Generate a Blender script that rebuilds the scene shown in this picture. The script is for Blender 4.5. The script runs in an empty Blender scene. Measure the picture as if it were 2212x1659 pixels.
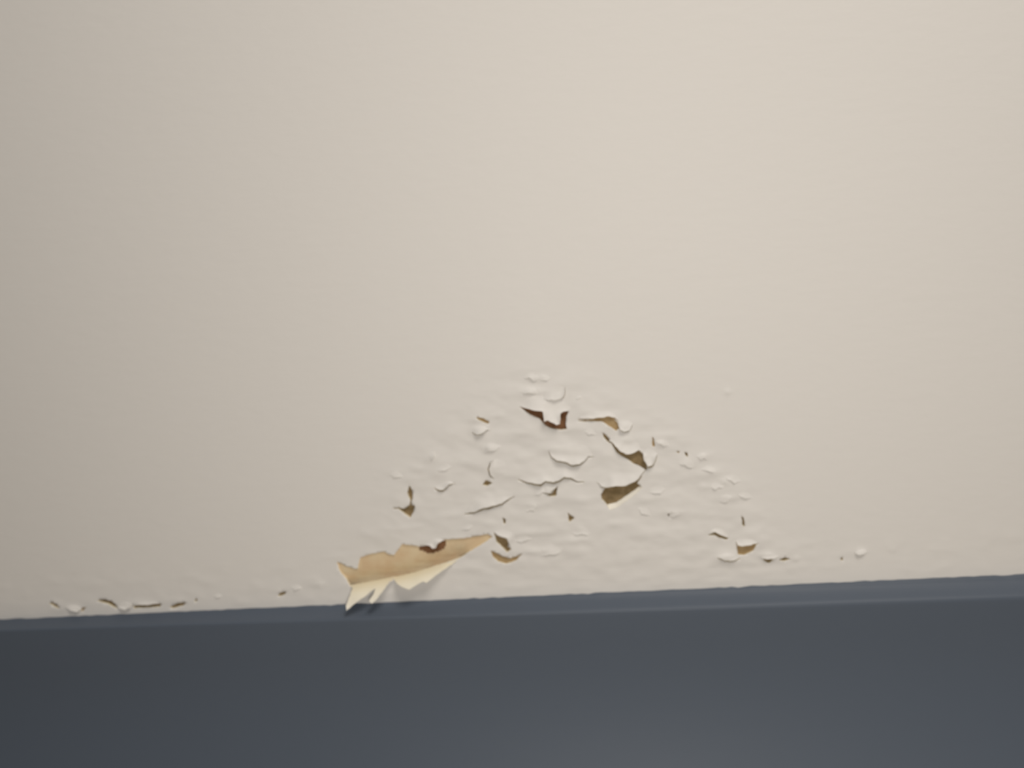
import bpy, bmesh, math, random
from mathutils import Vector, Matrix, noise
from mathutils.geometry import delaunay_2d_cdt

C = bpy.context.scene.collection
rnd = random.Random(7)

# ------------------------------------------------------------------ camera
FPX, CX, CY = 2080.0, 1106.0, 829.5
YAW, PITCH, ROLL = -5.0, -12.0, -4.66085697
CAM = Vector((0.06, -0.70, 0.31954282))
_y, _p, _r = (math.radians(v) for v in (YAW, PITCH, ROLL))
FWD = Vector((math.sin(_y) * math.cos(_p), math.cos(_y) * math.cos(_p), math.sin(_p)))
_ri = FWD.cross(Vector((0, 0, 1))).normalized()
_up = _ri.cross(FWD)
RGT = _ri * math.cos(_r) + _up * math.sin(_r)
UPV = _up * math.cos(_r) - _ri * math.sin(_r)
cd = bpy.data.cameras.new('camera')
cd.sensor_width = 36.0
cd.lens = 36.0 * FPX / 2212.0
cd.dof.use_dof = True
cd.dof.focus_distance = 0.56
cd.dof.aperture_fstop = 5.0
cd.clip_start = 0.01
cam = bpy.data.objects.new('camera', cd)
C.objects.link(cam)
m = Matrix((RGT, UPV, -FWD)).transposed().to_4x4()
m.translation = CAM
cam.matrix_world = m
bpy.context.scene.camera = cam

# ------------------------------------------------------------------ light
vs = bpy.context.scene.view_settings
vs.view_transform = 'Standard'
vs.look = 'None'
vs.gamma = 1.0
vs.use_curve_mapping = False
vs.exposure = 0.0
w = bpy.data.worlds.new('world')
bpy.context.scene.world = w
w.use_nodes = True
w.node_tree.nodes['Background'].inputs[0].default_value = (0.98, 0.98, 0.97, 1)
w.node_tree.nodes['Background'].inputs[1].default_value = 0.055


def area(name, loc, target, size, power, col):
    l = bpy.data.lights.new(name, 'AREA')
    l.shape = 'DISK'
    l.size = size
    l.energy = power
    l.color = col
    o = bpy.data.objects.new(name, l)
    C.objects.link(o)
    o.location = loc
    o.rotation_euler = (Vector(target) - Vector(loc)).to_track_quat('-Z', 'Y').to_euler()
    return o


area('room_lamp', (0.50, -0.90, 1.60), (0.1, -0.1, 0.1), 0.70, 15.6, (1.0, 0.925, 0.835))
area('camera_fill', (0.10, -0.76, 0.26), (0.08, 0.0, 0.22), 0.16, 2.05, (1.0, 0.94, 0.86))  # added fill light beside the camera, fitted to the wall's brightness falloff


# ------------------------------------------------------------------ materials
def mat(name, col, rough=0.6, spec=0.3):
    m = bpy.data.materials.new(name)
    m.use_nodes = True
    b = m.node_tree.nodes['Principled BSDF']
    b.inputs['Base Color'].default_value = (*col, 1)
    b.inputs['Roughness'].default_value = rough
    b.inputs['Specular IOR Level'].default_value = spec
    return m


def nd(m, t, **kw):
    n = m.node_tree.nodes.new(t)
    for k, v in kw.items():
        n.inputs[k].default_value = v
    return n


def add_bump(m, scale, stretch, strength, dist, detail=3.0):
    L = m.node_tree.links
    b = m.node_tree.nodes['Principled BSDF']
    tc = nd(m, 'ShaderNodeNewGeometry')
    mp = nd(m, 'ShaderNodeMapping')
    mp.inputs['Scale'].default_value = stretch
    n = nd(m, 'ShaderNodeTexNoise', Scale=scale, Detail=detail, Roughness=0.55)
    bp = nd(m, 'ShaderNodeBump', Strength=strength, Distance=dist)
    L.new(tc.outputs['Position'], mp.inputs['Vector'])
    L.new(mp.outputs[0], n.inputs['Vector'])
    L.new(n.outputs['Fac'], bp.inputs['Height'])
    L.new(bp.outputs[0], b.inputs['Normal'])
    return n


def add_mottle(m, c1, c2, scale, detail=4.0):
    L = m.node_tree.links
    b = m.node_tree.nodes['Principled BSDF']
    tc = nd(m, 'ShaderNodeNewGeometry')
    n = nd(m, 'ShaderNodeTexNoise', Scale=scale, Detail=detail, Roughness=0.6)
    r = m.node_tree.nodes.new('ShaderNodeValToRGB')
    r.color_ramp.elements[0].position = 0.35
    r.color_ramp.elements[0].color = (*c1, 1)
    r.color_ramp.elements[1].position = 0.65
    r.color_ramp.elements[1].color = (*c2, 1)
    L.new(tc.outputs['Position'], n.inputs['Vector'])
    L.new(n.outputs['Fac'], r.inputs['Fac'])
    L.new(r.outputs[0], b.inputs['Base Color'])


WHITE = mat('white_emulsion', (0.80, 0.785, 0.765), 0.55, 0.25)
add_bump(WHITE, 120, (0.55, 1, 1.25), 0.35, 0.0006)
BLUE = mat('slate_blue_gloss', (0.096, 0.119, 0.157), 0.5, 0.3)
add_bump(BLUE, 60, (0.25, 1, 1.0), 0.15, 0.0006)
BROWN_SHADED = mat('shaded_brown_plaster', (0.34, 0.21, 0.095), 0.9, 0.1)  # plaster with the shade of narrow holes and cracks put into its colour
add_mottle(BROWN_SHADED, (0.20, 0.145, 0.075), (0.31, 0.23, 0.13), 180)
RUST_SHADED = mat('shaded_rust_brown_plaster', (0.2, 0.1, 0.05), 0.9, 0.1)  # redder plaster, darkened further with the shade of the deepest holes
add_mottle(RUST_SHADED, (0.13, 0.062, 0.03), (0.24, 0.125, 0.065), 160)
OCHRE = mat('ochre_undercoat', (0.42, 0.30, 0.16), 0.9, 0.1)
add_mottle(OCHRE, (0.36, 0.25, 0.13), (0.47, 0.35, 0.20), 120)
TAN = mat('tan_plaster', (0.60, 0.44, 0.24), 0.9, 0.1)
add_mottle(TAN, (0.70, 0.52, 0.33), (0.76, 0.63, 0.43), 60)
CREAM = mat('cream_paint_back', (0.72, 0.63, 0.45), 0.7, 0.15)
# the stripped side of a flake: yellower near the held edge, whiter towards the torn edge
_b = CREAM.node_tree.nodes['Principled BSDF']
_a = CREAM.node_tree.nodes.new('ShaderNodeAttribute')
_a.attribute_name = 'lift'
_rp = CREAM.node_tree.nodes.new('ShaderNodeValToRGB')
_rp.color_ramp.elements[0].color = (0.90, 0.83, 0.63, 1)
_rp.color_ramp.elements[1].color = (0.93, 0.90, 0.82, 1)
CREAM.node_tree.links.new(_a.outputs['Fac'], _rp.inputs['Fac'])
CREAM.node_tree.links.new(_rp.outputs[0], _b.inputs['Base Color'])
FLOOR = mat('floor_boards', (0.42, 0.38, 0.33), 0.5, 0.4)
add_mottle(FLOOR, (0.50, 0.46, 0.40), (0.62, 0.57, 0.50), 9)


# ------------------------------------------------------------------ helpers
def on_plane(u, v, y=0.0):
    """point of the photographed wall (or of a plane y in front of it) seen at picture position u, v"""
    d = FWD + RGT * ((u - CX) / FPX) - UPV * ((v - CY) / FPX)
    return CAM + d * ((y - CAM.y) / d.y)


def mesh_obj(name, verts, faces, mats, parent=None, smooth=True):
    me = bpy.data.meshes.new(name)
    me.from_pydata([tuple(v) for v in verts], [], faces)
    me.validate()
    for mm in (mats if isinstance(mats, (list, tuple)) else [mats]):
        me.materials.append(mm)
    if smooth:
        me.polygons.foreach_set('use_smooth', [True] * len(me.polygons))
    o = bpy.data.objects.new(name, me)
    C.objects.link(o)
    if parent:
        o.parent = parent
    return o


def face_room(me):
    """every face of an open sheet turned towards the room (-y)"""
    bm = bmesh.new()
    bm.from_mesh(me)
    bmesh.ops.recalc_face_normals(bm, faces=bm.faces)
    if sum(f.normal.y * f.calc_area() for f in bm.faces) > 0:
        bmesh.ops.reverse_faces(bm, faces=bm.faces)
    bm.to_mesh(me)
    bm.free()


def inside(p, poly):
    x, y = p
    c = False
    j = len(poly) - 1
    for i in range(len(poly)):
        xi, yi = poly[i]
        xj, yj = poly[j]
        if (yi > y) != (yj > y) and x < (xj - xi) * (y - yi) / (yj - yi) + xi:
            c = not c
        j = i
    return c


def seg_d(p, a, b):
    ax, ay = a
    dx, dy = b[0] - ax, b[1] - ay
    l = dx * dx + dy * dy
    t = 0 if l == 0 else max(0, min(1, ((p[0] - ax) * dx + (p[1] - ay) * dy) / l))
    return math.hypot(p[0] - ax - t * dx, p[1] - ay - t * dy)


def line_d(p, pts):
    return min(seg_d(p, pts[i], pts[i + 1]) for i in range(len(pts) - 1))


def ragged(pts, step=5.0, amp=1.0, rg=rnd):
    """the polyline cut into short pieces, with small torn jitter across it"""
    out = [pts[0]]
    for a, b in zip(pts, pts[1:]):
        L = math.hypot(b[0] - a[0], b[1] - a[1])
        n = max(1, int(L / step))
        nx, ny = (-(b[1] - a[1]) / (L or 1), (b[0] - a[0]) / (L or 1))
        for i in range(1, n + 1):
            t = i / n
            j = 0 if i == n else rg.uniform(-amp, amp)
            out.append((a[0] + (b[0] - a[0]) * t + nx * j, a[1] + (b[1] - a[1]) * t + ny * j))
    return out


def rounded(pts, k=2):
    """Chaikin-softened open polyline"""
    for _ in range(k):
        q = [pts[0]]
        for a, b in zip(pts, pts[1:]):
            q += [(a[0] * .75 + b[0] * .25, a[1] * .75 + b[1] * .25), (a[0] * .25 + b[0] * .75, a[1] * .25 + b[1] * .75)]
        pts = q + [pts[-1]]
    return pts


def sm(a, b, x):
    t = max(0.0, min(1.0, (x - a) / (b - a)))
    return t * t * (3 - 2 * t)


# ------------------------------------------------------------------ relief of the damp, blistered paint (metres)
BUMPS = [  # u, v, half width, half height, millimetres
    (1150, 845, 30, 9, 1.3), (1162, 815, 26, 6, .8), (1188, 473, 24, 8, .35), (1035, 930, 20, 12, 1.8), (1056, 967, 14, 9, 1.2),
    (1030, 905, 16, 7, .7), (1072, 898, 18, 5, .7), (1345, 922, 16, 9, 1.3), (1424, 958, 12, 8, 1.2), (1520, 985, 14, 6, .8),
    (1572, 847, 7, 6, .9), (1440, 940, 40, 10, .7), (1270, 890, 30, 10, .8), (1400, 1078, 26, 9, .9), (1460, 1105, 26, 8, 1.0),
    (1540, 1020, 18, 9, .8), (1565, 1040, 14, 7, .8), (1520, 1050, 14, 7, .8), (1580, 1075, 20, 8, .7), (1568, 1203, 28, 8, 1.5),
    (1655, 1197, 22, 8, 1.2), (1718, 1206, 10, 5, 1.0), (1860, 1192, 14, 6, 1.3), (1930, 1188, 10, 5, .6), (2010, 1185, 14, 4, .5),
    (160, 1313, 22, 7, 1.3), (300, 1302, 60, 6, .9), (385, 1297, 26, 6, .8), (120, 1301, 16, 5, .7), (600, 1276, 18, 6, .6),
    (440, 1290, 14, 5, .5), (690, 1262, 16, 6, .6), (1150, 1150, 60, 10, .8), (1240, 1165, 60, 10, .8), (1160, 1190, 40, 7, .8),
    (1100, 1020, 50, 20, 1.0), (1200, 970, 40, 14, .9), (1010, 1000, 40, 14, .8), (950, 1020, 36, 12, .7), (905, 1010, 22, 10, .6),
    (930, 988, 16, 14, .7), (850, 1020, 20, 10, .4), (1350, 950, 24, 12, .9), (1480, 1000, 26, 8, .6), (1600, 1128, 16, 14, .8),
    (1620, 1150, 24, 12, .8), (1400, 1150, 60, 16, .6), (1500, 1110, 50, 12, .6), (880, 1140, 40, 10, .6), (980, 1110, 30, 10, .6),
    (1160, 1090, 40, 10, .7), (1250, 1080, 30, 12, .7), (1330, 1130, 40, 10, .6), (1230, 925, 40, 10, .8), (1130, 935, 30, 10, .7),
    (950, 1145, 40, 8, .6), (1060, 1130, 26, 8, .6), (1140, 985, 30, 8, .7),
]
_NB = [(on_plane(u, v), ru * .00034, rv * .00034, h * .001) for u, v, ru, rv, h in BUMPS]
HEART = [on_plane(*p) for p in ((1160, 800), (1330, 890), (1480, 960), (1620, 1080), (1700, 1210), (1560, 1215), (1300, 1200), (1080, 1215), (900, 1170), (800, 1150), (860, 1050), (950, 950), (1040, 880))]
HEART2 = [(p.x, p.z) for p in HEART]


def relief(x, z):
    p = (x, z)
    d = line_d(p, HEART2 + HEART2[:1])
    k = sm(-.03, .012, d if inside(p, HEART2) else -d)
    n = 0.0
    if k > 0:
        n += k * .00078 * noise.noise(Vector((x * 42, z * 78, 3.1)))
        n += k * .00036 * noise.noise(Vector((x * 120, z * 210, 9.7)))
        n += k * .0010
    strip = sm(.055, .012, abs(z - .012)) * sm(.0, .006, z)      # the loose line just above the baseboard
    n += strip * .00050 * noise.noise(Vector((x * 70, z * 140, 5.5)))
    for q, ru, rv, h in _NB:
        dx, dz = (x - q.x) / ru, (z - q.z) / rv
        r = dx * dx + dz * dz
        if r < 4:
            n += h * math.exp(-r * 1.4) - h * math.exp(-5.6)
    return max(0.0, n) * sm(0.0, .004, z)


def relief_px(u, v):
    q = on_plane(u, v)
    return relief(q.x, q.z)


# ------------------------------------------------------------------ where the paint is off
HOLES = [  # outline of each bare patch, with the tone of what shows there, recess shade included in brown and rust
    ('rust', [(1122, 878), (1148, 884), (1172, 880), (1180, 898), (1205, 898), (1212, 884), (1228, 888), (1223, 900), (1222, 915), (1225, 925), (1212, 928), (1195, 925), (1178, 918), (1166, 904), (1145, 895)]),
    ('tan', [(1250, 907), (1280, 906), (1297, 901), (1320, 898), (1333, 911), (1338, 924), (1331, 930), (1318, 921), (1300, 910), (1280, 909), (1250, 909)]),
    ('brown', [(1300, 933), (1306, 937), (1320, 952), (1319, 957), (1312, 953), (1304, 944)]),
    ('brown', [(1318, 953), (1328, 958), (1340, 972), (1356, 979), (1380, 972), (1390, 982), (1391, 996), (1399, 1012), (1391, 1017), (1380, 1011), (1366, 999), (1352, 989), (1334, 978)]),
    ('brown', [(1298, 1069), (1307, 1054), (1330, 1047), (1355, 1046), (1366, 1038), (1381, 1026), (1386, 1028), (1376, 1044), (1386, 1052), (1372, 1066), (1352, 1080), (1334, 1093), (1318, 1100), (1308, 1086), (1300, 1078)]),
    ('brown', [(880, 1064), (884, 1048), (891, 1059), (892, 1070), (889, 1082), (890, 1090), (897, 1091), (894, 1105), (886, 1118), (875, 1110), (862, 1098), (848, 1098), (862, 1095), (873, 1098), (885, 1090), (887, 1081)]),
    ('brown', [(1042, 1046), (1050, 1036), (1064, 1042), (1053, 1049)]),
    ('brown', [(1180, 1068), (1192, 1065), (1198, 1056), (1206, 1049), (1203, 1058), (1201, 1070), (1190, 1071)]),
    ('brown', [(1086, 1116), (1092, 1121), (1093, 1129), (1088, 1131)]),
    ('brown', [(1226, 1106), (1241, 1118), (1230, 1127)]),
    ('brown', [(1066, 1147), (1074, 1156), (1094, 1163), (1099, 1174), (1097, 1180), (1105, 1185), (1096, 1192), (1087, 1183), (1073, 1170)]),
    ('tan', [(1060, 1188), (1072, 1193), (1086, 1201), (1102, 1205), (1118, 1200), (1130, 1194), (1114, 1210), (1094, 1217), (1076, 1212), (1065, 1202)]),
    ('brown', [(1441, 1109), (1450, 1107), (1452, 1113), (1445, 1117)]),
    ('brown', [(1601, 1113), (1606, 1118), (1609, 1136), (1603, 1134)]),
    ('brown', [(1530, 1155), (1546, 1148), (1558, 1155), (1573, 1161), (1570, 1165), (1552, 1160), (1543, 1155)]),
    ('tan', [(1588, 1164), (1596, 1177), (1610, 1176), (1634, 1174), (1626, 1189), (1606, 1198), (1593, 1196), (1592, 1180)]),
    ('brown', [(1648, 1208), (1660, 1205), (1671, 1209), (1660, 1216)]),
    ('brown', [(1682, 1209), (1694, 1203), (1708, 1208), (1692, 1211)]),
    ('brown', [(106, 1303), (114, 1300), (124, 1306), (130, 1314), (120, 1311)]),
    ('tan', [(172, 1317), (180, 1312), (187, 1311), (178, 1321)]),
    ('brown', [(208, 1297), (224, 1295), (240, 1298), (250, 1306), (255, 1314), (246, 1312), (232, 1304)]),
    ('brown', [(288, 1309), (318, 1306), (349, 1304), (346, 1311), (318, 1313), (290, 1314)]),
    ('brown', [(366, 1311), (384, 1303), (402, 1301), (396, 1308), (372, 1314)]),
    ('brown', [(420, 1298), (424, 1292), (427, 1296), (423, 1300)]),
    ('brown', [(600, 1286), (606, 1280), (619, 1277), (615, 1284), (604, 1288)]),
    ('brown', [(1816, 1206), (1820, 1203), (1821, 1210), (1817, 1211)]),
    ('tan', [(1408, 942), (1412, 946), (1414, 964), (1409, 963)]),
    ('tan', [(1460, 974), (1468, 975), (1466, 979)]),
    ('brown', [(1478, 975), (1485, 979), (1486, 986), (1480, 983)]),
    ('tan', [(1028, 900), (1042, 902), (1058, 911), (1054, 915), (1038, 908)]),
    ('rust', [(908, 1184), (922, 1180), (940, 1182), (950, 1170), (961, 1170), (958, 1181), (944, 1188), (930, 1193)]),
]
CREASE = [(755, 1266), (790, 1258), (830, 1251), (880, 1241), (920, 1229), (960, 1216), (994, 1203)]
CURL_BARE = [(727, 1213), (738, 1217), (750, 1224), (766, 1229), (773, 1229), (776, 1212), (779, 1204), (800, 1197), (829, 1191), (842, 1198), (852, 1199),
             (861, 1186), (870, 1174), (888, 1177), (908, 1180), (930, 1177), (962, 1164), (1000, 1162), (1030, 1157), (1055, 1153), (1064, 1158),
             (1045, 1172), (1012, 1192), (993, 1205), (960, 1217), (920, 1230), (880, 1242), (830, 1252), (790, 1259), (756, 1266), (748, 1250), (735, 1234)]

# ------------------------------------------------------------------ lifted flakes: free torn edge and the line each is still held by
FLAKES = [  # label, free edge, held edge, lift in mm, dark gap under the edge in px
    ('bright toothed flake over the rust brown slit at the peak of the peeling patch',
     [(1120, 877), (1150, 886), (1169, 888), (1173, 890), (1175, 911), (1183, 908), (1190, 912), (1202, 918), (1209, 916), (1211, 893), (1217, 889), (1228, 887), (1234, 880)],
     [(1120, 877), (1128, 858), (1150, 848), (1180, 846), (1210, 852), (1234, 880)], 5.5, 0),
    ('small round-edged flake just above the bright toothed flake at the peak',
     [(1168, 862), (1185, 864), (1204, 863), (1216, 858), (1220, 846), (1218, 834)],
     [(1168, 862), (1170, 842), (1190, 828), (1218, 834)], 2.6, 2),
    ('thin shelf of paint above the curved tan gap right of the peak',
     [(1246, 905), (1275, 904), (1299, 902), (1316, 899), (1328, 902), (1337, 910)],
     [(1246, 905), (1262, 890), (1296, 883), (1326, 888), (1337, 910)], 2.4, 2),
    ('pale curled chip at the right end of the curved tan gap',
     [(1336, 919), (1340, 928), (1349, 933), (1360, 930), (1367, 916)], [(1336, 919), (1344, 906), (1358, 905), (1367, 916)], 2.6, 1),
    ('bright rolled lip over the olive brown gap on the right slope',
     [(1315, 952), (1326, 959), (1338, 973), (1352, 981), (1364, 980), (1380, 972), (1389, 978)],
     [(1315, 952), (1326, 940), (1350, 934), (1378, 944), (1389, 978)], 4.2, 3),
    ('white hook-shaped curl at the right end of the olive brown gap',
     [(1389, 976), (1392, 995), (1400, 1008), (1409, 1005), (1415, 994), (1420, 980)], [(1389, 976), (1396, 966), (1410, 966), (1420, 980)], 4.0, 3),
    ('long wavy flake in the middle of the patch below the toothed one',
     [(1185, 971), (1192, 987), (1203, 995), (1222, 998), (1237, 1005), (1252, 1003), (1262, 996), (1271, 985), (1284, 986)],
     [(1185, 971), (1205, 958), (1240, 950), (1270, 956), (1284, 986)], 3.6, 3),
    ('widest flake with a scalloped bright edge across the middle of the patch',
     [(1118, 1034), (1137, 1041), (1155, 1045), (1168, 1046), (1178, 1039), (1195, 1042), (1207, 1038), (1219, 1030), (1233, 1032), (1248, 1040), (1264, 1041)],
     [(1118, 1034), (1140, 1014), (1180, 1006), (1230, 1004), (1258, 1018), (1264, 1041)], 3.8, 4),
    ('broad bright flake overhanging the big brown wedge-shaped hole',
     [(1288, 1040), (1298, 1050), (1308, 1053), (1330, 1050), (1352, 1049), (1364, 1043), (1377, 1036), (1384, 1026), (1394, 1014)],
     [(1288, 1040), (1290, 1018), (1310, 1002), (1345, 996), (1376, 1003), (1394, 1014)], 5.0, 2),
    ('large sloping flake with a long straight crack under it, above the tan curl',
     [(1003, 1110), (1028, 1105), (1040, 1099), (1060, 1094), (1084, 1088), (1095, 1080), (1112, 1071)],
     [(1003, 1110), (1013, 1080), (1036, 1058), (1072, 1050), (1104, 1057), (1112, 1071)], 3.8, 4),
    ('flake with a rounded left edge left of the widest flake',
     [(1070, 991), (1060, 1001), (1056, 1013), (1059, 1025), (1068, 1034)], [(1070, 991), (1092, 990), (1104, 1010), (1090, 1032), (1068, 1034)], 2.4, 3),
    ('small bright pointed flake low on the left slope of the patch',
     [(938, 1052), (948, 1058), (958, 1058), (964, 1052), (970, 1046), (984, 1044)], [(938, 1052), (950, 1042), (968, 1037), (984, 1044)], 2.6, 3),
    ('small bright blistered flake highest on the left slope',
     [(1018, 934), (1030, 939), (1044, 935), (1052, 928), (1060, 929)], [(1018, 934), (1022, 920), (1040, 914), (1060, 929)], 3.0, 1),
    ('little flake at the small forked brown crack under the widest flake',
     [(1172, 1064), (1188, 1066), (1196, 1057), (1204, 1050)], [(1172, 1064), (1174, 1050), (1190, 1044), (1204, 1050)], 2.4, 1),
    ('flake right of the small upright brown hole above the tan crescent',
     [(1066, 1148), (1080, 1158), (1096, 1163), (1100, 1174), (1108, 1186)], [(1066, 1148), (1086, 1140), (1116, 1150), (1122, 1172), (1108, 1186)], 2.6, 0),
    ('white chip above the tan gap at the lower right foot of the patch',
     [(1588, 1166), (1594, 1178), (1604, 1180), (1618, 1178), (1638, 1173)], [(1588, 1166), (1600, 1160), (1622, 1160), (1638, 1173)], 3.2, 1),
    ('short flake over the dark slanting crack at the lower right foot',
     [(1528, 1154), (1545, 1149), (1558, 1156), (1576, 1162)], [(1528, 1154), (1540, 1138), (1562, 1138), (1576, 1162)], 2.0, 1),
    ('low rounded chip below the tan gap at the lower right foot',
     [(1548, 1203), (1566, 1211), (1584, 1211), (1600, 1205)], [(1548, 1203), (1562, 1194), (1584, 1195), (1600, 1205)], 2.4, 1),
    ('white crumb of paint between the brown cracks near the left end of the baseboard',
     [(253, 1308), (259, 1315), (270, 1318), (280, 1313), (284, 1304)], [(253, 1308), (260, 1300), (274, 1297), (284, 1304)], 3.2, 0),
    ('leftmost pale chip just above the baseboard',
     [(140, 1312), (152, 1319), (166, 1322), (178, 1315)], [(140, 1312), (148, 1304), (164, 1303), (178, 1315)], 2.6, 0),
    ('small shelf of paint over the middle brown crack by the baseboard',
     [(284, 1307), (318, 1307), (350, 1303)], [(284, 1307), (300, 1299), (334, 1297), (350, 1303)], 1.8, 1),
    ('small white chip with two brown specks below it, right of the patch',
     [(1642, 1203), (1656, 1208), (1672, 1207), (1684, 1200)], [(1642, 1203), (1652, 1194), (1670, 1192), (1684, 1200)], 2.6, 0),
    ('last tiny white chip far right above the baseboard',
     [(1846, 1193), (1856, 1199), (1868, 1196), (1874, 1189)], [(1846, 1193), (1852, 1187), (1866, 1184), (1874, 1189)], 2.4, 0),
    ('little pale flake hanging over the brown nick at the top of the tan curl',
     [(916, 1176), (928, 1179), (934, 1185), (941, 1184), (946, 1173), (960, 1167)], [(916, 1176), (924, 1166), (944, 1160), (960, 1167)], 3.0, 0),
]
rl = random.Random(21)
for f in FLAKES:
    f_edge = ragged(f[1], 5, .9, rl)
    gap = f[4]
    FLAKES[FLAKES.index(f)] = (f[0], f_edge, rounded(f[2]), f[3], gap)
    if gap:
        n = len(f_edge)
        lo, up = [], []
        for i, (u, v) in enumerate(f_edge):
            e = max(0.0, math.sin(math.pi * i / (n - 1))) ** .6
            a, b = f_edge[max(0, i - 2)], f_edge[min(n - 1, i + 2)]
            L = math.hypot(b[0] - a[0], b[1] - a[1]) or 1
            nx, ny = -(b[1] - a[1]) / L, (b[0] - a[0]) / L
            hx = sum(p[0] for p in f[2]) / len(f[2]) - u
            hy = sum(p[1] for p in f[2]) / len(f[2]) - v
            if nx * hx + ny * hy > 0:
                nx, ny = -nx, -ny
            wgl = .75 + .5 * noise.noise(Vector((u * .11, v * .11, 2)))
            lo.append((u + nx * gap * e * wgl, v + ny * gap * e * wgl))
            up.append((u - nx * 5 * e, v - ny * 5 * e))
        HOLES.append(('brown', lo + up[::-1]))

# ------------------------------------------------------------------ wall: one skin of white paint with the bare patches cut out
XL, XR, ZB, ZT = -1.3, 1.3, -0.19, 1.35


def build_wall():
    pts, edges, polys = [], [], []
    for kind, poly in HOLES + [('tan', CURL_BARE)]:
        poly = ragged(poly + poly[:1], 4, .7)[:-1]
        pw = [on_plane(u, v) for u, v in poly]
        pw = [(q.x, q.z) for q in pw]
        polys.append(pw)
        s = len(pts)
        pts += pw
        edges += [(s + i, s + (i + 1) % len(pw)) for i in range(len(pw))]
    nh = len(pts)
    jit = random.Random(3)

    def grid(x0, x1, z0, z1, st, skip=None):
        nx, nz = int((x1 - x0) / st), int((z1 - z0) / st)
        for i in range(nx + 1):
            for k in range(nz + 1):
                x, z = x0 + (x1 - x0) * i / nx, z0 + (z1 - z0) * k / nz
                if skip and skip[0] < x < skip[1] and skip[2] < z < skip[3]:
                    continue
                pts.append((x + jit.uniform(-.2, .2) * st * (0 < i < nx), z + jit.uniform(-.2, .2) * st * (0 < k < nz)))
    a, b = on_plane(640, 780), on_plane(1960, 780)
    core = (on_plane(700, 1250).x, on_plane(1760, 1210).x, .002, on_plane(1160, 790).z)
    mid = (on_plane(0, 1300).x - .02, on_plane(2212, 1240).x + .02, -.01, on_plane(1160, 740).z)
    grid(*core, .0019)
    low = (mid[0], core[0], .001, .036)
    grid(low[0], low[1] - .001, low[2], low[3], .0023)
    grid(core[1] + .001, mid[1], .001, .036, .0023)
    grid(*mid, .012, core)
    grid(XL, XR, ZB, ZT, .1, mid)
    v2, e2, f2, _, _, _ = delaunay_2d_cdt([Vector(p) for p in pts], edges, [], 0, 1e-6)
    boxes = [(min(p[0] for p in q), max(p[0] for p in q), min(p[1] for p in q), max(p[1] for p in q)) for q in polys]
    faces = []
    for f in f2:
        cx = sum(v2[i].x for i in f) / len(f)
        cz = sum(v2[i].y for i in f) / len(f)
        if any(bx[0] < cx < bx[1] and bx[2] < cz < bx[3] and inside((cx, cz), q) for bx, q in zip(boxes, polys)):
            continue
        faces.append(f)
    verts = []
    for p in v2:
        near = mid[0] < p.x < mid[1] and mid[2] < p.y < mid[3] + .12
        verts.append((p.x, -relief(p.x, p.y) if near else 0.0, p.y))
    o = mesh_obj('wall_back', verts, faces, WHITE)
    face_room(o.data)
    # torn rims: the paint film has thickness around every bare patch
    bm = bmesh.new()
    bm.from_mesh(o.data)
    rim = [e for e in bm.edges if e.is_boundary and all(XL + .01 < v.co.x < XR - .01 and ZB + .01 < v.co.z < ZT - .01 for v in e.verts)]
    r = bmesh.ops.extrude_edge_only(bm, edges=rim)
    for g in r['geom']:
        if isinstance(g, bmesh.types.BMVert):
            g.co.y += .0022
        if isinstance(g, bmesh.types.BMFace):
            g.material_index = 1
            g.smooth = False
    bm.to_mesh(o.data)
    bm.free()
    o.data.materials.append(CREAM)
    o['kind'] = 'structure'
    o['label'] = 'off-white painted wall with a damp triangular patch of peeling paint above the baseboard'
    return o


wall = build_wall()

# bare patches behind the skin, each a piece of its own
_bk = random.Random(5)


def bare(poly, m, depth, grow=2.2, label=None):
    cx = sum(p[0] for p in poly) / len(poly)
    cy = sum(p[1] for p in poly) / len(poly)
    us, vs_ = [p[0] for p in poly], [p[1] for p in poly]
    u0, u1, v0, v1 = min(us) - grow, max(us) + grow, min(vs_) - grow, max(vs_) + grow
    st = max(3.0, max(u1 - u0, v1 - v0) / 28)
    nu, nv = max(3, int((u1 - u0) / st)), max(3, int((v1 - v0) / st))
    vv, ff, idx = [], [], {}
    ring = poly + poly[:1]
    for i in range(nu + 1):
        for j in range(nv + 1):
            u, v = u0 + (u1 - u0) * i / nu, v0 + (v1 - v0) * j / nv
            q = on_plane(u, v)
            idx[i, j] = len(vv)
            dp = depth(u, v) if callable(depth) else depth
            vv.append((q.x, dp - relief(q.x, q.z) * .6 + .0003 * noise.noise(q * 400), q.z))
    for i in range(nu):
        for j in range(nv):
            u, v = u0 + (u1 - u0) * (i + .5) / nu, v0 + (v1 - v0) * (j + .5) / nv
            if inside((u, v), poly) or line_d((u, v), ring) < st * 1.2:
                ff.append((idx[i, j], idx[i + 1, j], idx[i + 1, j + 1], idx[i, j + 1]))
    if not ff:
        return
    o = mesh_obj('bare_plaster', vv, ff, m, wall)
    bm = bmesh.new()
    bm.from_mesh(o.data)
    bmesh.ops.delete(bm, geom=[v for v in bm.verts if not v.link_faces], context='VERTS')
    bm.to_mesh(o.data)
    bm.free()
    face_room(o.data)
    if label:
        o['label'] = label
    return o


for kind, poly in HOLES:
    bare(poly, {'brown': BROWN_SHADED, 'rust': RUST_SHADED, 'tan': OCHRE}[kind], .0006 if poly[0] == (908, 1184) else .0009 if kind == 'tan' else .0018)
bare(CURL_BARE, TAN, lambda u, v: .0008 + .0062 * sm(30, -6, line_d((u, v), CREASE)) ** 1.2, label='large bare tan strip where the big curl peeled off')


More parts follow.
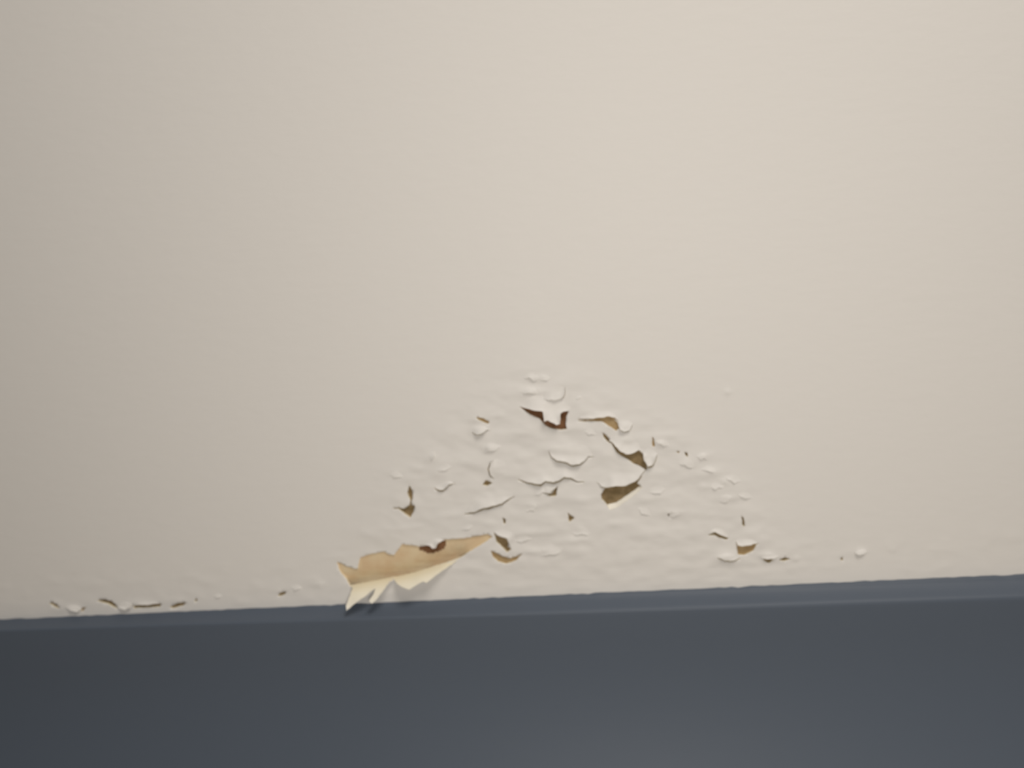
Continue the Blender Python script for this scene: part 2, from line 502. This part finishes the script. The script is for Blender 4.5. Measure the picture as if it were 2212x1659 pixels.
# ------------------------------------------------------------------ flakes
def sheet(name, outline, height, spacing, mats, thick, lift=None):
    """a bent sheet filling the outline; height(u, v) is its distance from the wall plane in metres"""
    pts = [Vector(p) for p in outline]
    n = len(pts)
    ed = [(i, (i + 1) % n) for i in range(n)]
    us, vs_ = [p.x for p in pts], [p.y for p in pts]
    ring = [tuple(p) for p in pts] + [tuple(pts[0])]
    u = min(us)
    while u < max(us):
        v = min(vs_)
        while v < max(vs_):
            if inside((u, v), ring[:-1]) and line_d((u, v), ring) > spacing * .5:
                pts.append(Vector((u, v)))
            v += spacing
        u += spacing
    v2, _, f2, _, _, _ = delaunay_2d_cdt(pts, ed, [], 0, 1e-4)
    ff = [f for f in f2 if inside((sum(v2[i].x for i in f) / len(f), sum(v2[i].y for i in f) / len(f)), ring[:-1])]
    used = sorted({i for f in ff for i in f})
    re = {k: i for i, k in enumerate(used)}
    co = [on_plane(v2[i].x, v2[i].y, -height(v2[i].x, v2[i].y)) for i in used]
    base = sum(co, Vector()) / len(co)
    base.y = 0
    tri = [tuple(re[i] for i in f) for f in ff]
    # front film, back film and a torn rim between them, each with its own corners so that the front stays smooth to its edge
    nrm = [Vector() for _ in co]
    for t in tri:
        fn = (co[t[1]] - co[t[0]]).cross(co[t[2]] - co[t[0]])
        if fn.dot(co[t[0]] - CAM) > 0:
            fn = -fn
        for k in t:
            nrm[k] += fn
    front = [c - base for c in co]
    back = [c - base - (n.normalized() if n.length else Vector((0, -1, 0))) * thick for c, n in zip(co, nrm)]
    K = len(front)
    wind = []
    for t in tri:
        fn = (co[t[1]] - co[t[0]]).cross(co[t[2]] - co[t[0]])
        wind.append(t if fn.dot(co[t[0]] - CAM) < 0 else t[::-1])
    cnt = {}
    for t in wind:
        for a, b in zip(t, t[1:] + t[:1]):
            cnt[a, b] = cnt.get((a, b), 0) + 1
    verts = front + back
    faces = list(wind) + [tuple(k + K for k in t[::-1]) for t in wind]
    nf = len(wind)
    for (a, b) in list(cnt):
        if (b, a) not in cnt:
            s = len(verts)
            verts += [front[b], front[a], back[a], back[b]]
            faces.append((s, s + 1, s + 2, s + 3))
    o = mesh_obj(name, verts, faces, mats)
    o.location = base
    o.data.polygons.foreach_set('material_index', [0 if i < nf else 1 for i in range(len(faces))])
    if lift:
        lv = [lift(v2[i].x, v2[i].y) for i in used]
        at = o.data.attributes.new('lift', 'FLOAT', 'POINT')
        at.data.foreach_set('value', lv + lv + [1.0] * (len(verts) - 2 * K))
    return o



for label, free, held, mm, gap in FLAKES:
    outline = free + held[::-1][1:-1]

    def ramp(u, v, free=free, held=held):
        a, b = line_d((u, v), held), line_d((u, v), free)
        return a / (a + b + 1e-6)

    def hgt(u, v, mm=mm, ramp=ramp, free=free):
        t = ramp(u, v)
        L = math.hypot(free[-1][0] - free[0][0], free[-1][1] - free[0][1])
        da = math.hypot(u - free[0][0], v - free[0][1]) / L
        db = math.hypot(u - free[-1][0], v - free[-1][1]) / L
        e = sm(0, .38, min(da, db))
        wob = 1 + .35 * noise.noise(Vector((u * .05, v * .05, mm)))
        return relief_px(u, v) - .00012 * sm(.35, 0, t) + mm * .001 * .85 * e * wob * t ** 2.4 + .00012 * t
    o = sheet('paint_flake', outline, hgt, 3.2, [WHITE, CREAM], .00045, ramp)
    o['label'] = label
    o['category'] = 'paint flake'
    o['group'] = 'lifted paint flakes of the damp patch'

# small chips that only just lift: pieces of the wall's own skin
CHIPS = [(1530, 1016, 17, .1), (1548, 1052, 15, -.2), (1584, 1036, 13, .3), (1566, 1078, 16, -.3), (1484, 1002, 15, .2), (1392, 1106, 17, .5), (1148, 1098, 16, -.2),
         (1166, 1064, 12, -.5), (1148, 816, 15, .1), (1178, 818, 11, -.1), (1144, 847, 18, .1), (1458, 1114, 12, -.3), (856, 1027, 11, .2), (1432, 958, 13, .4), (1518, 988, 11, .2),
         (1250, 860, 8, -.6), (1062, 970, 16, -.3), (934, 986, 11, -1.1), (1275, 935, 11, .2), (1010, 1140, 14, -.2), (1190, 1192, 22, -.25), (1255, 1150, 18, .1),
         (640, 1270, 12, .1), (470, 1288, 10, .0), (1130, 1168, 16, -.2), (1420, 1060, 14, -.2), (1610, 1072, 12, .3), (960, 1012, 14, -.2)]
rc = random.Random(31)
for cu, cv, hw, tilt in CHIPS:
    hw *= rc.uniform(1.0, 1.5)
    ct, st = math.cos(tilt), math.sin(tilt)

    def at(a, b):
        return (cu + a * ct - b * st, cv + a * st + b * ct)
    ks = [-1, -.6, -.2, .25, .65, 1]
    free = ragged([at(k * hw, (1 - k * k) * hw * rc.uniform(.10, .34) + rc.uniform(-.16, .16) * hw * (abs(k) < 1)) for k in ks], 4, 1.1, rc)
    held = [at(k * hw, -(1 - k * k) * hw * .8) for k in ks]
    held[0], held[-1] = free[0], free[-1]

    def ramp(u, v, free=free, held=held):
        a, b = line_d((u, v), held), line_d((u, v), free)
        return a / (a + b + 1e-6)

    def hgt(u, v, ramp=ramp, free=free):
        t = ramp(u, v)
        e = sm(0, .8 * hw, min(math.hypot(u - free[0][0], v - free[0][1]), math.hypot(u - free[-1][0], v - free[-1][1])))
        return relief_px(u, v) - .00012 * sm(.35, 0, t) + (.0004 + .000035 * hw) * e * t ** 1.8
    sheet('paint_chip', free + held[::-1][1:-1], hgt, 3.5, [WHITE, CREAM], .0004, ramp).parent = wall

# the big strip that peeled down and hangs over the baseboard
TORN = [(990, 1208), (976, 1220), (956, 1232), (941, 1243), (921, 1259), (914, 1256), (900, 1264), (884, 1274), (868, 1268), (858, 1261), (851, 1251),
        (841, 1257), (829, 1274), (816, 1292), (803, 1304), (797, 1298), (807, 1283), (811, 1271), (795, 1283), (776, 1297), (760, 1309), (748, 1319), (747, 1309), (754, 1291), (762, 1270)]
_torn = ragged([CREASE[-1]] + TORN + [CREASE[0]], 5, .7)
_crease = rounded(CREASE)


def curl_t(u, v):
    return min(1.0, line_d((u, v), _crease) / 55.0)


def curl_h(u, v):
    d = line_d((u, v), _crease)
    s = sm(1000, 900, u)
    return -.0006 + (.0150 * (1 - math.exp(-d / 20.0)) + .00006 * d) * (.45 + .55 * s) + .0010 * noise.noise(Vector((u * .03, v * .03, 8.0))) * min(1, d / 15)


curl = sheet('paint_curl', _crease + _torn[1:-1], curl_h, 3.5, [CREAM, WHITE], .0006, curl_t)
curl['label'] = 'large curl of peeled paint, cream-backed and jagged, hanging down over the blue baseboard'
curl['category'] = 'paint flake'

# the torn edge of the biggest hole slopes back into it and shows the cream thickness of the old coats
_in = [(1312, 1090), (1331, 1085), (1350, 1072), (1368, 1060), (1384, 1049)]
_out = [(1318, 1102), (1335, 1095), (1353, 1082), (1374, 1067), (1388, 1052)]


def rim_h(u, v):
    a, b = line_d((u, v), _in), line_d((u, v), _out)
    return relief_px(u, v) + .0004 - .0026 * b / (a + b + 1e-6)


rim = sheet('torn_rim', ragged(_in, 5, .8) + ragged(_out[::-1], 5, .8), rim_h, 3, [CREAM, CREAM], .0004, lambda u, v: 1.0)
rim.parent = wall
rim['label'] = 'cream coloured torn edge along the foot of the biggest hole'

# ------------------------------------------------------------------ baseboard
YF = -.014


def base_board():
    n = 520
    vv, ff = [], []
    a, b = on_plane(0, 1362, YF), on_plane(2212, 1289, YF)
    jr = random.Random(11)
    prof = None
    for i in range(n + 1):
        x = XL + (XR - XL) * i / n
        t = (x - a.x) / (b.x - a.x)
        zl = a.z + (b.z - a.z) * max(-.4, min(1.4, t))
        top = .0007 * noise.noise(Vector((x * 60, 1, 1))) + .0007 * noise.noise(Vector((x * 210, 4, 1)))
        prof = [(.004, top), (-.0006, top), (YF * .12, zl * .20 + top * .5), (YF * .32, zl * .46), (YF * .58, zl * .70), (YF * .78, zl * .85),
                (YF * .91, zl * .96), (YF * .985, zl * 1.10), (YF, zl * 1.28), (YF - .0001, zl * 1.6), (YF - .0003, -.035)]
        for q in range(1, 9):       # the face flares out gently towards the floor
            z = -.035 + (ZB + .035) * q / 8
            prof.append((YF - .0003 - .066 * (q / 8) ** 2, z))
        vv += [(x, y, z) for y, z in prof]
    k = len(prof)
    for i in range(n):
        for j in range(k - 1):
            ff.append((i * k + j, i * k + j + 1, (i + 1) * k + j + 1, (i + 1) * k + j))
    o = mesh_obj('baseboard_back', vv, ff, BLUE)
    face_room(o.data)
    o['kind'] = 'structure'
    o['label'] = 'slate blue painted baseboard with a soft bevelled top edge under the white wall'


base_board()
fl = mesh_obj('floor', [(XL, .0, ZB), (XR, .0, ZB), (XR, -2.4, ZB), (XL, -2.4, ZB)], [(0, 3, 2, 1)], FLOOR, smooth=False)
fl['kind'] = 'structure'
